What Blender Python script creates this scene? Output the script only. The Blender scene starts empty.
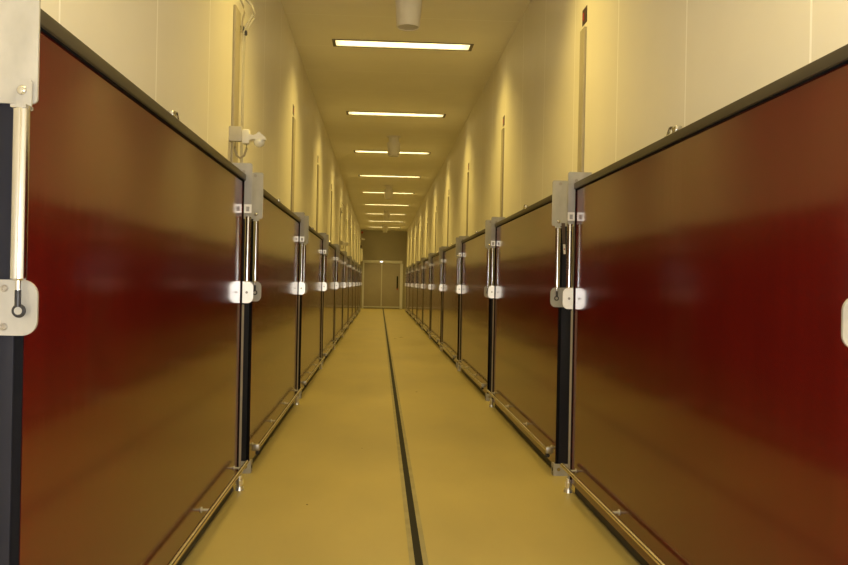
import bpy, bmesh, math, random
from mathutils import Vector, Matrix
random.seed(4)
sc = bpy.context.scene
col = sc.collection

# ------------------------------------------------------------------ constants
H_CAM = 1.19
XL, XR = -0.778, 1.1246          # red faces of the gates, left / right
WL, WR = -0.885, 1.216          # walls
HC = 3.57                        # ceiling
Y0, Y1 = -3.2, 38.9              # ends of the corridor
PITCH, G0, GL = 3.37, 1.91, 2.94 # gate spacing, first gate start, gate length
NB = 10
LX, LW, LT = 0.188, 1.36, 0.22   # ceiling lamps: centre, width, depth
LIGHT_T = [1.48 + 3.51 * k for k in range(-1, 11)]
ORD = ['first', 'second', 'third', 'fourth', 'fifth', 'sixth', 'seventh', 'eighth', 'ninth', 'tenth', 'eleventh', 'twelfth']

# ------------------------------------------------------------------ materials
def mat(name, color, rough=0.5, metal=0.0, var=0.0, scale=20.0, bump=0.0, stretch=(1, 1, 1), ior=1.5, rvar=0.0):
    m = bpy.data.materials.new(name); m.use_nodes = True
    nt = m.node_tree; b = nt.nodes['Principled BSDF']
    b.inputs['Base Color'].default_value = (*color, 1)
    b.inputs['Roughness'].default_value = rough
    b.inputs['Metallic'].default_value = metal
    b.inputs['IOR'].default_value = ior
    tc = nt.nodes.new('ShaderNodeTexCoord'); mp = nt.nodes.new('ShaderNodeMapping')
    mp.inputs['Scale'].default_value = stretch
    nt.links.new(tc.outputs['Object'], mp.inputs['Vector'])
    nz = nt.nodes.new('ShaderNodeTexNoise'); nz.inputs['Scale'].default_value = scale; nz.inputs['Detail'].default_value = 5
    nt.links.new(mp.outputs['Vector'], nz.inputs['Vector'])
    if var:
        rp = nt.nodes.new('ShaderNodeValToRGB')
        rp.color_ramp.elements[0].position = 0.3; rp.color_ramp.elements[1].position = 0.7
        rp.color_ramp.elements[0].color = (*[c * (1 - var) for c in color], 1)
        rp.color_ramp.elements[1].color = (*[min(1, c * (1 + var)) for c in color], 1)
        nt.links.new(nz.outputs['Fac'], rp.inputs['Fac']); nt.links.new(rp.outputs['Color'], b.inputs['Base Color'])
    if rvar:
        mr = nt.nodes.new('ShaderNodeMapRange')
        mr.inputs['To Min'].default_value = max(0.01, rough - rvar); mr.inputs['To Max'].default_value = rough + rvar
        nt.links.new(nz.outputs['Fac'], mr.inputs['Value']); nt.links.new(mr.outputs['Result'], b.inputs['Roughness'])
    if bump:
        bp = nt.nodes.new('ShaderNodeBump'); bp.inputs['Strength'].default_value = bump; bp.inputs['Distance'].default_value = 0.01
        nt.links.new(nz.outputs['Fac'], bp.inputs['Height']); nt.links.new(bp.outputs['Normal'], b.inputs['Normal'])
    return m

def seam_mat(name, color, seam, axis, period, offset, width, rough, var=0.03):
    """painted sandwich panels with sealed joints every `period` metres"""
    m = mat(name, color, rough, var=var, scale=1.4)
    nt = m.node_tree; b = nt.nodes['Principled BSDF']
    src = b.inputs['Base Color'].links[0].from_socket
    tc = nt.nodes.new('ShaderNodeTexCoord'); sp = nt.nodes.new('ShaderNodeSeparateXYZ')
    nt.links.new(tc.outputs['Object'], sp.inputs[0])
    def mth(op, a, v):
        n = nt.nodes.new('ShaderNodeMath'); n.operation = op
        nt.links.new(a, n.inputs[0]); n.inputs[1].default_value = v
        return n.outputs[0]
    x = mth('SUBTRACT', sp.outputs[axis], offset - 200 * period)
    x = mth('MODULO', x, period)
    x = mth('LESS_THAN', x, width)
    mx = nt.nodes.new('ShaderNodeMix'); mx.data_type = 'RGBA'
    nt.links.new(x, mx.inputs['Factor']); nt.links.new(src, mx.inputs[6]); mx.inputs[7].default_value = (*seam, 1)
    nt.links.new(mx.outputs[2], b.inputs['Base Color'])
    return m

def emit(name, color, s):
    m = bpy.data.materials.new(name); m.use_nodes = True; nt = m.node_tree
    nt.nodes.remove(nt.nodes['Principled BSDF'])
    e = nt.nodes.new('ShaderNodeEmission'); e.inputs[0].default_value = (*color, 1); e.inputs[1].default_value = s
    nt.links.new(e.outputs[0], nt.nodes['Material Output'].inputs[0])
    return m

M = {}
M['wall'] = seam_mat('cream_wall_panel', (0.80, 0.765, 0.68), (1.0, 0.98, 0.93), 1, 1.0, 3.36, 0.012, 0.45)
M['endwall'] = mat('end_wall_cream_shaded', (0.42, 0.385, 0.30), 0.5, var=0.03, scale=2)  # cream darkened in the colour for the weaker light on the end wall
M['ceil'] = seam_mat('cream_ceiling_panel', (0.88, 0.85, 0.74), (0.95, 0.93, 0.84), 1, 1.0, 7.62, 0.012, 0.5)
M['floor'] = mat('ochre_resin_floor', (0.43, 0.352, 0.150), 0.42, var=0.09, scale=1.3, stretch=(1.6, 0.7, 1), rvar=0.06)
M['red'] = mat('glossy_red_laminate', (0.080, 0.0050, 0.0040), 0.12, var=0.10, scale=16, stretch=(1, 1, 0.04), ior=1.5, bump=0.025)
M['core'] = mat('panel_core_black', (0.02, 0.018, 0.018), 0.6, var=0.1)
M['post'] = mat('blue_black_post', (0.012, 0.013, 0.024), 0.62, var=0.12, scale=30, stretch=(1, 1, 0.1), ior=1.32)
M['postdark'] = mat('black_seal', (0.004, 0.004, 0.007), 0.7, var=0.1, ior=1.2)
M['rail_top'] = mat('dark_bronze_top_rail', (0.060, 0.050, 0.036), 0.40, metal=0.35, var=0.08, scale=40, stretch=(1, 0.05, 1))
M['alu'] = mat('dull_aluminium', (0.46, 0.455, 0.45), 0.55, metal=0.6, var=0.16, scale=12, stretch=(1, 1, 0.5), rvar=0.06)
M['alu_bright'] = mat('bright_aluminium', (0.95, 0.95, 0.95), 0.29, metal=0.85, var=0.03, scale=30)
M['chrome'] = mat('chrome_steel', (0.58, 0.575, 0.57), 0.16, metal=1.0, var=0.03)
M['steel'] = mat('brushed_steel_rail', (0.84, 0.81, 0.74), 0.27, metal=1.0, var=0.05, scale=60, stretch=(1, 0.05, 1))
M['black'] = mat('black_rubber', (0.010, 0.010, 0.018), 0.4, var=0.1)
M['strip'] = mat('taupe_cover_strip', (0.36, 0.32, 0.24), 0.5, var=0.05)
M['pipe'] = mat('grey_plastic_conduit', (0.52, 0.49, 0.42), 0.45, var=0.04)
M['white'] = mat('white_plastic', (0.82, 0.81, 0.78), 0.35, var=0.02)
M['lens'] = mat('milky_lens', (0.75, 0.76, 0.74), 0.12, var=0.02)
M['can'] = mat('grey_white_plastic', (0.88, 0.86, 0.82), 0.45, var=0.03, scale=8)
M['canin'] = mat('grey_grille', (0.60, 0.60, 0.62), 0.7, var=0.05)
M['lampframe'] = mat('lamp_frame_bronze', (0.16, 0.14, 0.10), 0.45, var=0.05)
M['reflector'] = mat('lamp_reflector_white', (0.85, 0.84, 0.80), 0.35, var=0.02)
M['flash_glint'] = emit('white_flash_glint', (1.0, 0.97, 0.9), 2.0)  # emission stands in for the flash reflected by the door sensor
M['tube'] = emit('warm_fluorescent_tube', (1.0, 0.80, 0.36), 9.0)
M['door'] = mat('taupe_door_leaf', (0.38, 0.34, 0.31), 0.5, var=0.04, scale=3)
M['doorframe'] = mat('pale_aluminium_frame', (0.72, 0.72, 0.74), 0.4, metal=0.25, var=0.05)
M['slot'] = mat('dark_channel', (0.008, 0.007, 0.006), 0.85, var=0.1)
M['slotband'] = mat('grey_channel_edge', (0.30, 0.265, 0.16), 0.5, var=0.15, scale=8)
M['signdark'] = mat('dark_brown_sticker', (0.05, 0.025, 0.020), 0.4, var=0.1)
M['redmark'] = mat('red_mark', (0.45, 0.02, 0.03), 0.4, var=0.05)
M['redplastic'] = mat('red_plastic', (0.40, 0.01, 0.01), 0.3, var=0.05)
M['tagdark'] = mat('brown_strap', (0.08, 0.05, 0.035), 0.6, var=0.1)
M['screw'] = mat('screw_steel', (0.35, 0.33, 0.31), 0.35, metal=0.9, var=0.1)
M['speck'] = mat('floor_dirt', (0.10, 0.07, 0.03), 0.8, var=0.3)

# ------------------------------------------------------------------ mesh helpers
class MB:
    def __init__(self): self.bm = bmesh.new()
    def box(self, a, b, bev=0.0):
        (x0, y0, z0), (x1, y1, z1) = a, b
        x0, x1 = min(x0, x1), max(x0, x1); y0, y1 = min(y0, y1), max(y0, y1); z0, z1 = min(z0, z1), max(z0, z1)
        r = bmesh.ops.create_cube(self.bm, size=1.0)
        for v in r['verts']:
            v.co = Vector(((x0 + x1) / 2 + v.co.x * (x1 - x0), (y0 + y1) / 2 + v.co.y * (y1 - y0), (z0 + z1) / 2 + v.co.z * (z1 - z0)))
        if bev:
            es = list({e for v in r['verts'] for e in v.link_edges})
            bmesh.ops.bevel(self.bm, geom=es, offset=bev, segments=2, affect='EDGES', profile=0.5)
        return self
    def cyl(self, p, q, r, r2=None, n=20):
        p, q = Vector(p), Vector(q); d = q - p
        m = Matrix.Translation((p + q) / 2) @ d.to_track_quat('Z', 'Y').to_matrix().to_4x4()
        bmesh.ops.create_cone(self.bm, cap_ends=True, segments=n, radius1=r, radius2=r if r2 is None else r2, depth=d.length, matrix=m)
        return self
    def ball(self, c, r, sz=(1, 1, 1)):
        bmesh.ops.create_uvsphere(self.bm, u_segments=18, v_segments=12, radius=r, matrix=Matrix.Translation(c) @ Matrix.Diagonal((*sz, 1)))
        return self
    def torus(self, c, R, r, axis='y', n=24, k=10):
        vs = []
        for i in range(n):
            a = 2 * math.pi * i / n; row = []
            for j in range(k):
                b = 2 * math.pi * j / k
                u, v, w = (R + r * math.cos(b)) * math.cos(a), (R + r * math.cos(b)) * math.sin(a), r * math.sin(b)
                row.append(self.bm.verts.new(Vector(c) + (Vector((u, w, v)) if axis == 'y' else Vector((u, v, w)))))
            vs.append(row)
        for i in range(n):
            for j in range(k):
                self.bm.faces.new((vs[i][j], vs[(i + 1) % n][j], vs[(i + 1) % n][(j + 1) % k], vs[i][(j + 1) % k]))
        return self
    def plate(self, pts, y0, y1):
        """outline in x,z extruded along y"""
        n = len(pts)
        a = [self.bm.verts.new((x, y0, z)) for x, z in pts]; b = [self.bm.verts.new((x, y1, z)) for x, z in pts]
        self.bm.faces.new(a); self.bm.faces.new(b[::-1])
        for i in range(n): self.bm.faces.new((a[i], b[i], b[(i + 1) % n], a[(i + 1) % n]))
        return self
    def lathe(self, prof, c=(0, 0, 0), n=36):
        rows = []
        for r, z in prof:
            rows.append([self.bm.verts.new((c[0] + r * math.cos(2 * math.pi * i / n), c[1] + r * math.sin(2 * math.pi * i / n), c[2] + z)) for i in range(n)])
        for a, b in zip(rows, rows[1:]):
            for i in range(n): self.bm.faces.new((a[i], a[(i + 1) % n], b[(i + 1) % n], b[i]))
        self.bm.faces.new(rows[0]); self.bm.faces.new(rows[-1][::-1])
        return self
    def tube(self, pts, r, n=8):
        pts = [Vector(p) for p in pts]; rows = []
        for i, p in enumerate(pts):
            d = (pts[min(i + 1, len(pts) - 1)] - pts[max(i - 1, 0)]).normalized()
            m = d.to_track_quat('Z', 'Y').to_matrix()
            rows.append([self.bm.verts.new(p + m @ Vector((r * math.cos(2 * math.pi * k / n), r * math.sin(2 * math.pi * k / n), 0))) for k in range(n)])
        for a, b in zip(rows, rows[1:]):
            for k in range(n): self.bm.faces.new((a[k], a[(k + 1) % n], b[(k + 1) % n], b[k]))
        self.bm.faces.new(rows[0]); self.bm.faces.new(rows[-1][::-1])
        return self
    def build(self, name, m, parent=None, loc=None):
        bmesh.ops.recalc_face_normals(self.bm, faces=self.bm.faces)
        me = bpy.data.meshes.new(name); self.bm.to_mesh(me); self.bm.free()
        me.materials.append(m)
        for p in me.polygons: p.use_smooth = True
        try: me.set_sharp_from_angle(angle=math.radians(35))
        except Exception: pass
        o = bpy.data.objects.new(name, me); col.objects.link(o)
        if parent is not None: o.parent = parent
        if loc is not None: o.location = loc
        return o

def empty(name, loc):
    o = bpy.data.objects.new(name, None); o.empty_display_size = 0.1
    col.objects.link(o); o.location = loc; return o
def tag(o, label=None, cat=None, group=None, kind=None):
    if label: o['label'] = label
    if cat: o['category'] = cat
    if group: o['group'] = group
    if kind: o['kind'] = kind
    return o
def copy_tree(o, parent=None):
    c = o.copy(); col.objects.link(c)
    if parent is not None: c.parent = parent
    for ch in list(o.children): copy_tree(ch, c)
    return c
def rounded(x0, x1, z0, z1, r, corners):
    """rectangle outline, corners = subset of 'bl br tr tl' rounded"""
    pts = []
    for nm, cx, cz, a0 in (('bl', x0, z0, 180), ('br', x1, z0, 270), ('tr', x1, z1, 0), ('tl', x0, z1, 90)):
        if nm in corners:
            ox = cx + (r if 'l' in nm else -r); oz = cz + (r if 'b' in nm else -r)
            for k in range(7):
                a = math.radians(a0 + 15 * k); pts.append((ox + r * math.cos(a), oz + r * math.sin(a)))
        else: pts.append((cx, cz))
    return pts

# ------------------------------------------------------------------ setting
def struct(o): o['kind'] = 'structure'; return o
struct(MB().box((WL - 0.2, Y0, -0.12), (WR + 0.2, Y1 + 0.2, 0)).build('floor', M['floor']))
struct(MB().box((WL - 0.2, Y0, 0), (WL, Y1, HC + 0.2)).build('wall_left', M['wall']))
struct(MB().box((WR, Y0, 0), (WR + 0.2, Y1, HC + 0.2)).build('wall_right', M['wall']))
struct(MB().box((WL - 0.2, Y1, 0), (WR + 0.2, Y1 + 0.2, HC + 0.2)).build('wall_back', M['endwall']))
struct(MB().box((WL - 0.2, Y0 - 0.2, -0.12), (WR + 0.2, Y0, HC + 0.2)).build('wall_front', M['wall']))
# ceiling with an opening for each recessed lamp
cb = MB(); y = Y0
for t in LIGHT_T:
    cb.box((WL, y, HC), (WR, t - LT / 2, HC + 0.2))
    cb.box((WL, t - LT / 2, HC), (LX - LW / 2, t + LT / 2, HC + 0.2))
    cb.box((LX + LW / 2, t - LT / 2, HC), (WR, t + LT / 2, HC + 0.2))
    y = t + LT / 2
cb.box((WL, y, HC), (WR, Y1, HC + 0.2))
struct(cb.build('ceiling', M['ceil']))

# end doors in an aluminium frame
DXL, DXM, DXR, DH = -0.70, 0.10, 0.94, 2.08
fr = MB()
fr.box((DXL - 0.07, Y1 - 0.06, 0), (DXL, Y1, DH + 0.0)); fr.box((DXR, Y1 - 0.10, 0), (DXR + 0.13, Y1, DH - 0.02))
struct(fr.build('trim_1', M['doorframe']))
struct(MB().box((DXL - 0.07, Y1 - 0.09, DH - 0.015), (DXR + 0.09, Y1, DH + 0.115), 0.006).build('trim_2', M['doorframe']))
d1 = struct(MB().box((DXL, Y1 - 0.045, 0.02), (DXM - 0.02, Y1 - 0.004, DH - 0.015), 0.004).build('door_1', M['door']))
d2 = struct(MB().box((DXM + 0.02, Y1 - 0.045, 0.02), (DXR, Y1 - 0.004, DH - 0.015), 0.004).build('door_2', M['door']))
MB().box((DXM - 0.020, Y1 - 0.056, 0.02), (DXM - 0.001, Y1 - 0.004, DH - 0.016)).build('edge_strip', M['doorframe'], d1)
MB().box((DXM + 0.001, Y1 - 0.056, 0.02), (DXM + 0.020, Y1 - 0.004, DH - 0.016)).build('edge_strip', M['doorframe'], d2)
MB().box((DXL, Y1 - 0.052, 0.05), (DXM - 0.02, Y1 - 0.045, 0.10)).build('kick_strip', M['doorframe'], d1)
MB().box((DXM + 0.02, Y1 - 0.052, 0.05), (DXR, Y1 - 0.045, 0.10)).build('kick_strip', M['doorframe'], d2)
hb = MB(); hx = 0.82
hb.tube([(hx, Y1 - 0.045, 1.45), (hx, Y1 - 0.10, 1.45), (hx, Y1 - 0.115, 1.42), (hx, Y1 - 0.115, 1.0), (hx, Y1 - 0.10, 0.97), (hx, Y1 - 0.045, 0.97)], 0.016)
hb.box((hx - 0.03, Y1 - 0.052, 0.93), (hx + 0.03, Y1 - 0.045, 1.49))
hd = hb.build('door_handle', M['postdark'], d2)
MB().box((hx - 0.022, Y1 - 0.060, 0.86), (hx + 0.022, Y1 - 0.045, 0.93), 0.004).build('lock', M['redplastic'], d2)
# door sensor on the header, with an emissive lens painting a flash glint
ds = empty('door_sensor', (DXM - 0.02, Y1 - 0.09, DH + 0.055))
tag(ds, 'small sensor with a painted white flash glint in the middle of the door header', 'sensor')
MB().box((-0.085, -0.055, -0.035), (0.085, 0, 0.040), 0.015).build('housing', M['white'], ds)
MB().ball((0, -0.056, 0), 0.036, (1.8, 0.5, 0.9)).build('lens', M['flash_glint'], ds)  # glow added in place of a flash reflection on the lens

# floor channel
fc = empty('floor_channel', (0.192, 0, 0))
tag(fc, 'narrow dark slot channel running down the middle of the ochre floor', 'channel')
MB().box((-0.017, Y0, 0.000), (0.017, Y1 - 0.1, 0.0025)).build('slot', M['slot'], fc)
for a, b in ((-0.040, -0.017), (0.017, 0.040)):
    MB().box((a, Y0, 0), (b, Y1 - 0.1, 0.002)).build('edge_band', M['slotband'], fc)

# a few dirt specks on the floor
for i, (x, y, r) in enumerate([(-0.36, 4.55, 0.006), (0.43, 9.3, 0.010), (0.50, 18.6, 0.05), (0.36, 18.1, 0.03), (-0.10, 6.1, 0.004)]):
    b = MB(); pts = []
    b.lathe([(r, 0), (r * 0.8, 0.0012), (r * 0.3, 0.002)], n=9)
    for v in b.bm.verts: v.co.x *= random.uniform(0.7, 1.2); v.co.y *= random.uniform(0.6, 1.3)
    o = b.build('dirt_speck', M['speck'], loc=(x, y, 0))
    tag(o, ['tiny dark speck on the floor beside the nearest left gate', 'small dark speck on the floor just right of the channel',
            'broad brown scuff mark on the distant floor right of the channel', 'smaller brown scuff mark beside the channel in the distance',
            'pinpoint dark speck on the floor left of the channel'][i], 'speck')

# ------------------------------------------------------------------ gate panels
def make_gate(side, near_reach, upper_reach, near_strut):
    """side +1: left wall (corridor lies towards +x), -1: right wall"""
    s = side
    root = empty('gate_panel', (0, 0, 0))
    L = GL
    X = lambda u: u * s
    def B(u0, y0, z0, u1, y1, z1, bev=0.0, mb=None): return (mb or MB()).box((X(u0), y0, z0), (X(u1), y1, z1), bev)
    B(-0.014, 0.006, 0.060, 0.0, L - 0.006, 1.746).build('panel_sheet', M['red'], root)
    B(-0.062, 0.05, 0.010, -0.014, L - 0.05, 1.746).build('panel_core', M['core'], root)  # black core reaches below the sheet to paint the shadow line at the floor
    # top rail with its lower lip
    tr = B(-0.075, 0.0, 1.750, 0.014, L + 0.004, 1.786, 0.003)
    tr.build('top_rail', M['rail_top'], root)
    B(-0.010, 0.0, 1.744, 0.006, L, 1.750).build('rail_seal', M['postdark'], root)
    # posts at both ends
    p = B(-0.085, -0.002, 0.075, -0.020, 0.050, 1.746, 0.003).build('end_post', M['post'], root)
    B(-0.020, 0.001, 0.075, -0.001, 0.006, 1.744).build('post_seal', M['postdark'], p)
    p2 = B(-0.085, L - 0.05, 0.075, -0.015, L + 0.002, 1.746, 0.003).build('end_post', M['post'], root)
    B(-0.014, L - 0.006, 0.075, 0.006, L, 1.744).build('post_seal', M['postdark'], p2)
    B(0.006, L - 0.003, 0.090, 0.018, L + 0.001, 1.05).build('edge_trim', M['strip'], root)
    inner = ('br', 'tr') if s > 0 else ('bl', 'tl')
    def plate(u0, u1, z0, z1, r, y0, y1, corners):
        a, b = sorted((X(u0), X(u1)))
        return MB().plate(rounded(a, b, z0, z1, r, corners), y0, y1)
    for end in (0, 1):
        # y positions: near end faces the camera, far end is its mirror image
        Y = (lambda v: -0.004 - v) if end == 0 else (lambda v: L + 0.004 + v)
        mt = M['alu'] if end == 0 else M['alu_bright']
        uw = near_reach if end == 0 else 0.066
        uu = upper_reach if end == 0 else 0.048
        up = plate(-0.088, uu, 1.565, 1.850, 0.012, Y(0), Y(0.007), inner).build('upper_bracket', M['alu'], root)
        for (u, z) in ((-0.055, 1.83), (0.005, 1.83)) if end == 0 else ((0.0, 1.80),):
            sb = MB().cyl((X(u), Y(-0.003 if end else 0.006), z), (X(u), Y(-0.001 if end else 0.010), z), 0.010, n=14)
            sb.build('screw', M['screw'], up)
        if end == 1:
            # bright folded clip at the foot of the far bracket
            B(0.006, Y(-0.003), 1.568, uu, Y(0), 1.577, mb=(c := MB()))
            B(0.006, Y(-0.003), 1.604, uu, Y(0), 1.617, mb=c)
            B(0.006, Y(-0.003), 1.577, 0.018, Y(0), 1.604, mb=c); B(0.036, Y(-0.003), 1.577, uu, Y(0), 1.604, mb=c)
            c.build('clip', M['alu_bright'], up)
        lo = plate(-0.088, uw, 1.058, 1.180, 0.033, Y(0), Y(0.007), inner)
        if end == 1:   # this plate is turned very slightly towards the middle of the corridor
            piv = Vector((0, Y(0), 0))
            R_ = Matrix.Translation(piv) @ Matrix.Rotation(math.radians(2.2 * s), 4, 'Z') @ Matrix.Translation(-piv)
            for v in lo.bm.verts: v.co = R_ @ v.co
        lo = lo.build('lower_bracket', mt, root)
        for z in (1.077, 1.161):
            d = (0.006, 0.0095) if end == 0 else (0.0, -0.003)
            k = MB().cyl((X(-0.038), Y(d[0]), z), (X(-0.038), Y(d[1]), z), 0.0085, n=14)
            k.torus((X(-0.038), Y(d[1]), z), 0.0055, 0.0018)
            k.build('screw', M['screw'], lo)
        if end == 1:
            MB().cyl((X(0.030), Y(0.0), 1.119), (X(0.030), Y(-0.003), 1.119), 0.007, n=14).build('screw', M['screw'], lo)
        # gas strut
        us, yc = (near_strut if end == 0 else 0.026), 0.026
        st = MB().cyl((X(us), Y(yc), 1.556), (X(us), Y(yc), 1.183), 0.0172, n=28)
        st.cyl((X(us), Y(yc), 1.183), (X(us), Y(yc), 1.179), 0.0165, 0.013, n=28)
        st = st.build('gas_strut', M['chrome'], root)
        f = plate(us - 0.0165, us + 0.0165, 1.548, 1.617, 0.008, Y(0.012), Y(0.017), ('tl', 'tr'))
        f.box((X(us - 0.0165), Y(0.007), 1.550), (X(us + 0.0165), Y(0.045), 1.557))
        f.build('fork', M['alu'], st)
        MB().ball((X(us - 0.004), Y(0.019), 1.592), 0.0105, (1, 0.55, 1)).build('pivot_bolt', M['chrome'], st)
        MB().cyl((X(us), Y(yc), 1.182), (X(us), Y(yc), 1.150), 0.0062, n=14).build('piston_rod', M['chrome'], st)
        bj = MB().cyl((X(us), Y(yc), 1.158), (X(us), Y(yc), 1.122), 0.0068, n=14)
        bj.torus((X(us), Y(yc - 0.006), 1.113), 0.0105, 0.0048)
        bj.build('ball_joint', M['black'], st)
        MB().cyl((X(us), Y(0.006), 1.113), (X(us), Y(yc - 0.001), 1.113), 0.0085, n=16).build('joint_pin', M['alu'], st)
    # bumper rail near the floor
    UR, ZR = 0.049, 0.158
    rl = MB().cyl((X(UR), 0.0, ZR), (X(UR), L + 0.01, ZR), 0.0115, n=24).build('bumper_rail', M['steel'], root)
    for y in (0.12, 1.04, 1.95, L - 0.13):
        b = MB().cyl((X(0.0), y, ZR - 0.004), (X(UR), y, ZR - 0.004), 0.006, n=14)
        b.cyl((X(0.0), y, ZR - 0.004), (X(0.005), y, ZR - 0.004), 0.014, n=18)
        b.build('rail_bracket', M['alu'], rl)
    # end clamp with black bolt at the near end of the rail
    cl = B(0.012, -0.002, 0.136, 0.062, 0.022, 0.180, 0.008).build('end_clamp', M['screw'], rl)
    MB().cyl((X(0.050), 0.012, 0.136), (X(0.050), 0.012, 0.116), 0.012, n=14).cyl((X(UR), -0.012, ZR - 0.03), (X(UR), 0.0, ZR - 0.03), 0.011, n=14).build('clamp_bolt', M['black'], cl)
    # feet
    ft = plate(-0.080, 0.012, 0.0, 0.074, 0.012, -0.006, 0.002, inner)
    ft.box((X(0.004), 0.002, 0.0), (X(0.012), 0.060, 0.074))
    ft.box((X(-0.080), 0.002, 0.066), (X(0.004), 0.060, 0.074))
    ft = ft.build('foot_bracket', M['alu'], root)
    MB().cyl((X(-0.020), -0.006, 0.042), (X(-0.020), -0.012, 0.042), 0.011, n=14).build('foot_bolt', M['chrome'], ft)
    MB().cyl((X(0.012), 0.030, 0.036), (X(0.0135), 0.030, 0.036), 0.012, n=14).build('bolt_hole', M['postdark'], ft)
    fo = MB().cyl((X(0.010), L + 0.012, 0.0), (X(0.010), L + 0.012, 0.018), 0.028, 0.025, n=20)
    fo.cyl((X(0.010), L + 0.012, 0.016), (X(0.010), L + 0.012, 0.080), 0.016, n=16)
    fo.cyl((X(0.010), L + 0.012, 0.030), (X(0.010), L + 0.012, 0.058), 0.023, n=6)
    fo = fo.build('levelling_foot', M['alu_bright'], root)
    B(-0.040, L + 0.002, 0.080, 0.016, L + 0.030, 0.088, mb=(g := MB()))
    g.build('foot_plate', M['alu'], fo)
    # small catch on the top rail, half way along
    ca = MB().box((X(-0.030), 1.29, 1.786), (X(0.004), 1.42, 1.794), 0.003)
    ca.box((X(-0.026), 1.30, 1.794), (X(0.0), 1.345, 1.816), 0.004)
    ca.cyl((X(-0.013), 1.38, 1.794), (X(-0.013), 1.38, 1.812), 0.009, n=12)
    ca.tube([(X(-0.013), 1.345, 1.808), (X(-0.013), 1.37, 1.822), (X(-0.013), 1.40, 1.826), (X(-0.013), 1.43, 1.800)], 0.005)
    ca.build('catch', M['chrome'], root)
    return root

for side, xg, nm in ((1, XL, 'left'), (-1, XR, 'right')):
    near = make_gate(side, 0.033 if side > 0 else 0.060, 0.024 if side > 0 else 0.036, -0.001)
    proto = make_gate(side, 0.054, 0.054, 0.018)
    gates = []
    for k in range(NB):
        o = near if k == 0 else proto if k == 1 else copy_tree(proto)
        o.location = (xg, G0 + PITCH * k, 0)
        gates.append(o)
        place = ('nearest the camera' if k == 0 else
                 'last before the end doors' if k == NB - 1 else f'{ORD[k]} from the camera')
        tag(o, f'glossy dark red gate panel along the {nm} wall, {place}', 'gate', f'red gate panels along the {nm} wall')
    if side < 0:
        g = gates[1]
        # slanted strap with a small label hanging behind the bracket of the second right gate
        tp = MB(); tp.plate([(-0.002, 1.582), (0.020, 1.582), (0.028, 1.385), (0.014, 1.385)], -0.052, -0.048)
        tp = tp.build('strap', M['tagdark'], g)
        MB().plate([(0.0100, 1.450), (0.0245, 1.450), (0.0275, 1.390), (0.0145, 1.390)], -0.0535, -0.052).build('label', M['white'], tp)
        MB().cyl((0.0190, -0.0535, 1.420), (0.0190, -0.0545, 1.420), 0.004, n=12).build('red_dot', M['redmark'], tp)

# ------------------------------------------------------------------ strips, stickers, cables and sensors on the walls
def strip(side, t):
    w = 0.055 if side < 0 else 0.085
    xw, s = (WL, 1) if side > 0 else (WR, -1)
    o = MB().box((0, -w, 0.0), (s * 0.016, w, 2.755 if side < 0 else 2.80), 0.003).build('cover_strip', M['strip'], loc=(xw, t, 0.0))
    return o
def sticker(side, t):
    xw, s = (WL, 1) if side > 0 else (WR, -1)
    r = empty('wall_sticker', (xw, t, 2.835 if side < 0 else 2.88))
    MB().box((0, -0.055, -0.048), (s * 0.003, 0.055, 0.048)).build('plate', M['signdark'], r)
    MB().box((s * 0.003, 0.01, -0.02), (s * 0.0045, 0.040, 0.025)).build('mark', M['redmark'], r)
    return r
def sensor(x, y, z, s):
    r = empty('motion_sensor', (x, y, z))
    MB().box((0, -0.030, -0.044), (s * 0.074, 0.012, 0.042), 0.003).build('mounting_plate', M['pipe'], r)
    b = MB().box((s * 0.074, -0.034, -0.058), (s * 0.118, 0.020, 0.026), 0.010)
    b.plate([(s * 0.114, -0.002), (s * 0.140, -0.008), (s * 0.158, 0.000), (s * 0.172, 0.014), (s * 0.214, -0.022), (s * 0.214, -0.034), (s * 0.140, -0.030), (s * 0.114, -0.039)], -0.035, 0.020)
    b.build('arm', M['white'], r)
    MB().ball((s * 0.172, -0.008, -0.044), 0.032, (1, 1, 0.95)).build('lens', M['lens'], r)
    MB().tube([(s * 0.034, -0.01, -0.040), (s * 0.033, -0.01, -0.085), (s * 0.043, -0.01, -0.125), (s * 0.064, -0.01, -0.140), (s * 0.087, -0.01, -0.125), (s * 0.100, -0.01, -0.085), (s * 0.098, -0.01, -0.052)], 0.0065, n=10).build('sensor_lead', M['strip'], r)
    return r
def cables(xw, s, t, zs):
    """two thin cables beside the strip, looping out at the top"""
    r = empty('cable_run', (xw, t, 0))
    y = 0.150
    for dy in (0.0, 0.055):
        MB().tube([(s * 0.022, y + dy, 1.75), (s * 0.022, y + dy, 2.66), (s * 0.024, y + dy, 2.71), (s * 0.045, y + dy, 2.76), (s * 0.078, y + dy * 1.2, 2.815), (s * 0.080, y + dy * 1.2, 2.84), (s * 0.068, y + dy, 2.88), (s * 0.04, y + dy, 2.91), (s * 0.006, y, 2.93)], 0.0055).build('cable', M['pipe'], r)
    MB().tube([(s * 0.014, y - 0.02, 2.70), (s * 0.02, y - 0.02, 2.77), (s * 0.030, y - 0.02, 2.82), (s * 0.022, y - 0.02, 2.86), (s * 0.006, y - 0.03, 2.90)], 0.006).build('dark_lead', M['strip'], r)
    MB().box((s * 0.004, y - 0.015, 2.715), (s * 0.026, y + 0.045, 2.745), 0.006).box((s * 0.024, y + 0.0, 2.695), (s * 0.042, y + 0.04, 2.722), 0.006).build('cable_tie', M['black'], r)
    return r

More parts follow.
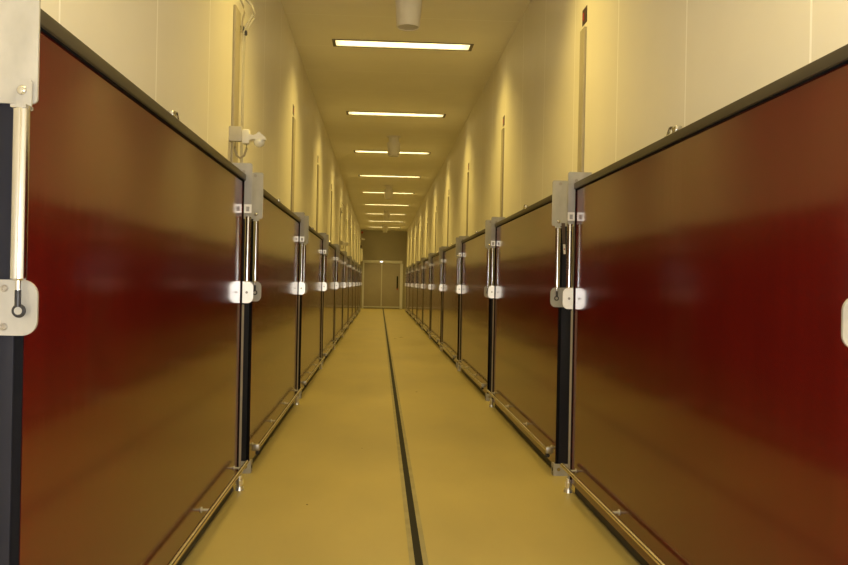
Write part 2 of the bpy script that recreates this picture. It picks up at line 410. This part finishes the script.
for k in range(NB):
    t = G0 + GL + 0.26 + PITCH * k
    for side, nm in ((1, 'left'), (-1, 'right')):
        if k == NB - 1:
            where = f'beside the end doors'
        else:
            where = f'above the gap after {ORD[k]} gate'
        tag(strip(side, t), f'tall taupe cover strip on the {nm} wall {where}', 'strip', f'cover strips on the {nm} wall')
        if not (side > 0 and k in (0, 4)):
            tag(sticker(side, t), f'small dark sticker on the {nm} wall over the strip {where}', 'sticker', f'dark stickers on the {nm} wall')
for k in (0, 4):
    t = G0 + GL + 0.26 + PITCH * k
    c = cables(WL, 1, t, 2.03)
    where = 'nearest the camera' if k == 0 else 'far down the corridor'
    tag(c, f'pair of thin grey cables looping out beside the left cover strip {where}', 'cable', 'cable runs on the left wall')
    sn = sensor(WL, t - 0.12, 2.035, 1)
    tag(sn, f'white motion sensor on a short arm on the left wall strip {where}', 'sensor', 'motion sensors on the left wall')
sn = sensor(WL, 37.4, 3.10, 1)
tag(sn, 'white motion sensor high on the left wall near the end doors', 'sensor', 'motion sensors on the left wall')
bx = empty('wall_cabinet', (WL, 37.9, 2.12))
MB().box((0, -0.25, 0), (0.115, 0.25, 0.55), 0.006).build('body', M['pipe'], bx)
MB().box((0.115, -0.23, 0.02), (0.122, 0.23, 0.53), 0.003).build('door', M['white'], bx)
tag(bx, 'pale box mounted on the left wall above the last gate', 'cabinet')
be = empty('alarm_beacon', (WL - 0.002, 38.3, 3.42))
MB().box((0, -0.06, -0.06), (0.03, 0.06, 0.06), 0.004).build('base', M['white'], be)
MB().cyl((0.03, 0, 0), (0.10, 0, 0), 0.055, 0.045, n=20).build('dome', M['redplastic'], be)
tag(be, 'small red alarm beacon high in the far left corner', 'alarm')
pb = empty('wall_switch', (WL, 38.4, 2.78))
MB().box((0, -0.06, -0.07), (0.05, 0.06, 0.07), 0.005).build('box', M['black'], pb)
MB().cyl((0.05, 0, 0), (0.065, 0, 0), 0.03, n=18).build('button', M['redplastic'], pb)
tag(pb, 'small black switch box high on the left wall under the red beacon', 'switch')

# ------------------------------------------------------------------ ceiling lamps and hanging cylinders
WARM = (1.0, 0.72, 0.17)
def make_lamp():
    r = empty('ceiling_lamp', (0, 0, 0))
    w, d = LW / 2, LT / 2
    f = MB()
    f.box((-w - 0.02, -d - 0.012, -0.006), (w + 0.02, -d + 0.010, 0.0)); f.box((-w - 0.02, d - 0.010, -0.006), (w + 0.02, d + 0.012, 0.0))
    f.box((-w - 0.02, -d, -0.006), (-w + 0.012, d, 0.0)); f.box((w - 0.012, -d, -0.006), (w + 0.02, d, 0.0))
    f.build('frame', M['lampframe'], r)
    h = MB()
    h.box((-w + 0.001, -d + 0.001, 0.100), (w - 0.001, d - 0.001, 0.108))
    h.box((-w + 0.001, -d + 0.001, 0.0), (-w + 0.006, d - 0.001, 0.10)); h.box((w - 0.006, -d + 0.001, 0.0), (w - 0.001, d - 0.001, 0.10))
    h.box((-w + 0.006, -d + 0.001, 0.0), (w - 0.006, -d + 0.006, 0.10)); h.box((-w + 0.006, d - 0.006, 0.0), (w - 0.006, d - 0.001, 0.10))
    h.build('reflector', M['reflector'], r)
    for y in (-0.05, 0.05):
        MB().cyl((-w + 0.04, y, 0.055), (w - 0.04, y, 0.055), 0.016, n=14).build('fluorescent_tube', M['tube'], r)
    return r
proto = make_lamp()
n = 0
for k, t in enumerate(LIGHT_T):
    o = proto if k == 0 else copy_tree(proto)
    o.location = (LX, t, HC)
    if t < 7: place = 'out of frame ' + ['behind the camera', 'above the camera', 'ahead of the camera'][k]
    elif t < 9: place = 'nearest and largest of those in view'
    elif k == len(LIGHT_T) - 1: place = 'last before the end wall'
    else: place = f'{ORD[k - 3]} from the camera in view'
    tag(o, f'recessed bright strip lamp across the ceiling, {place}', 'lamp', 'recessed ceiling strip lamps')
    la = bpy.data.lights.new('lamp_glow', 'AREA'); la.shape = 'RECTANGLE'; la.size = LW - 0.08; la.size_y = LT - 0.03
    la.energy = 28; la.color = WARM; la.spread = math.radians(124)
    lo = bpy.data.objects.new('lamp_glow', la); col.objects.link(lo); lo.location = (LX, t, HC - 0.004)

def make_can():
    r = empty('hanging_cylinder', (0, 0, 0))
    MB().lathe([(0.118, 0.0), (0.118, -0.014), (0.096, -0.020), (0.0, -0.020)][:3] + [(0.05, -0.021)]).build('ceiling_plate', M['can'], r)
    MB().lathe([(0.086, -0.020), (0.080, -0.085), (0.082, -0.095)]).build('neck', M['can'], r)
    MB().lathe([(0.088, -0.092), (0.108, -0.098), (0.108, -0.118), (0.101, -0.22), (0.092, -0.322), (0.086, -0.322), (0.085, -0.308)]).build('body', M['can'], r)
    MB().lathe([(0.084, -0.310), (0.084, -0.316), (0.02, -0.318)]).build('grille', M['canin'], r)
    return r
proto = make_can()
for k in range(5):
    o = proto if k == 0 else copy_tree(proto)
    o.location = (0.190, 6.85 + 7.02 * k, HC)
    tag(o, 'pale grey tapered cylinder hanging from ceiling, ' + ['nearest one, cut off by the frame', 'second from the camera',
        'third from the camera', 'fourth from the camera', 'last one before the end wall'][k], 'ceiling fixture', 'hanging cylinders along the ceiling')

# ------------------------------------------------------------------ camera, its flash, exposure
yaw = 0.0525; pit = 0.001; a = 0.020
f = Vector((math.sin(yaw) * math.cos(pit), math.cos(yaw) * math.cos(pit), math.sin(pit)))
r = f.cross(Vector((0, 0, 1))).normalized(); u = r.cross(f)
r2 = r * math.cos(a) + u * math.sin(a); u2 = u * math.cos(a) - r * math.sin(a)
cd = bpy.data.cameras.new('camera'); co = bpy.data.objects.new('camera', cd); col.objects.link(co)
m = Matrix((r2, u2, -f)).transposed().to_4x4(); m.translation = Vector((0, 0, H_CAM)); co.matrix_world = m
cd.sensor_width = 36; cd.lens = 36 * 850 / 848; cd.clip_start = 0.02; cd.clip_end = 200
sc.camera = co
fl = bpy.data.lights.new('camera_flash', 'POINT'); fl.energy = 102; fl.shadow_soft_size = 0.03; fl.color = (0.97, 0.98, 1.0)
fo = bpy.data.objects.new('camera_flash', fl); col.objects.link(fo); fo.location = (0.03, -0.02, 1.225)

w = bpy.data.worlds.new('world'); sc.world = w; w.use_nodes = True
w.node_tree.nodes['Background'].inputs[0].default_value = (0, 0, 0, 1)
sc.view_settings.view_transform = 'Standard'; sc.view_settings.look = 'None'
sc.view_settings.gamma = 1; sc.view_settings.exposure = 0.0; sc.view_settings.use_curve_mapping = False
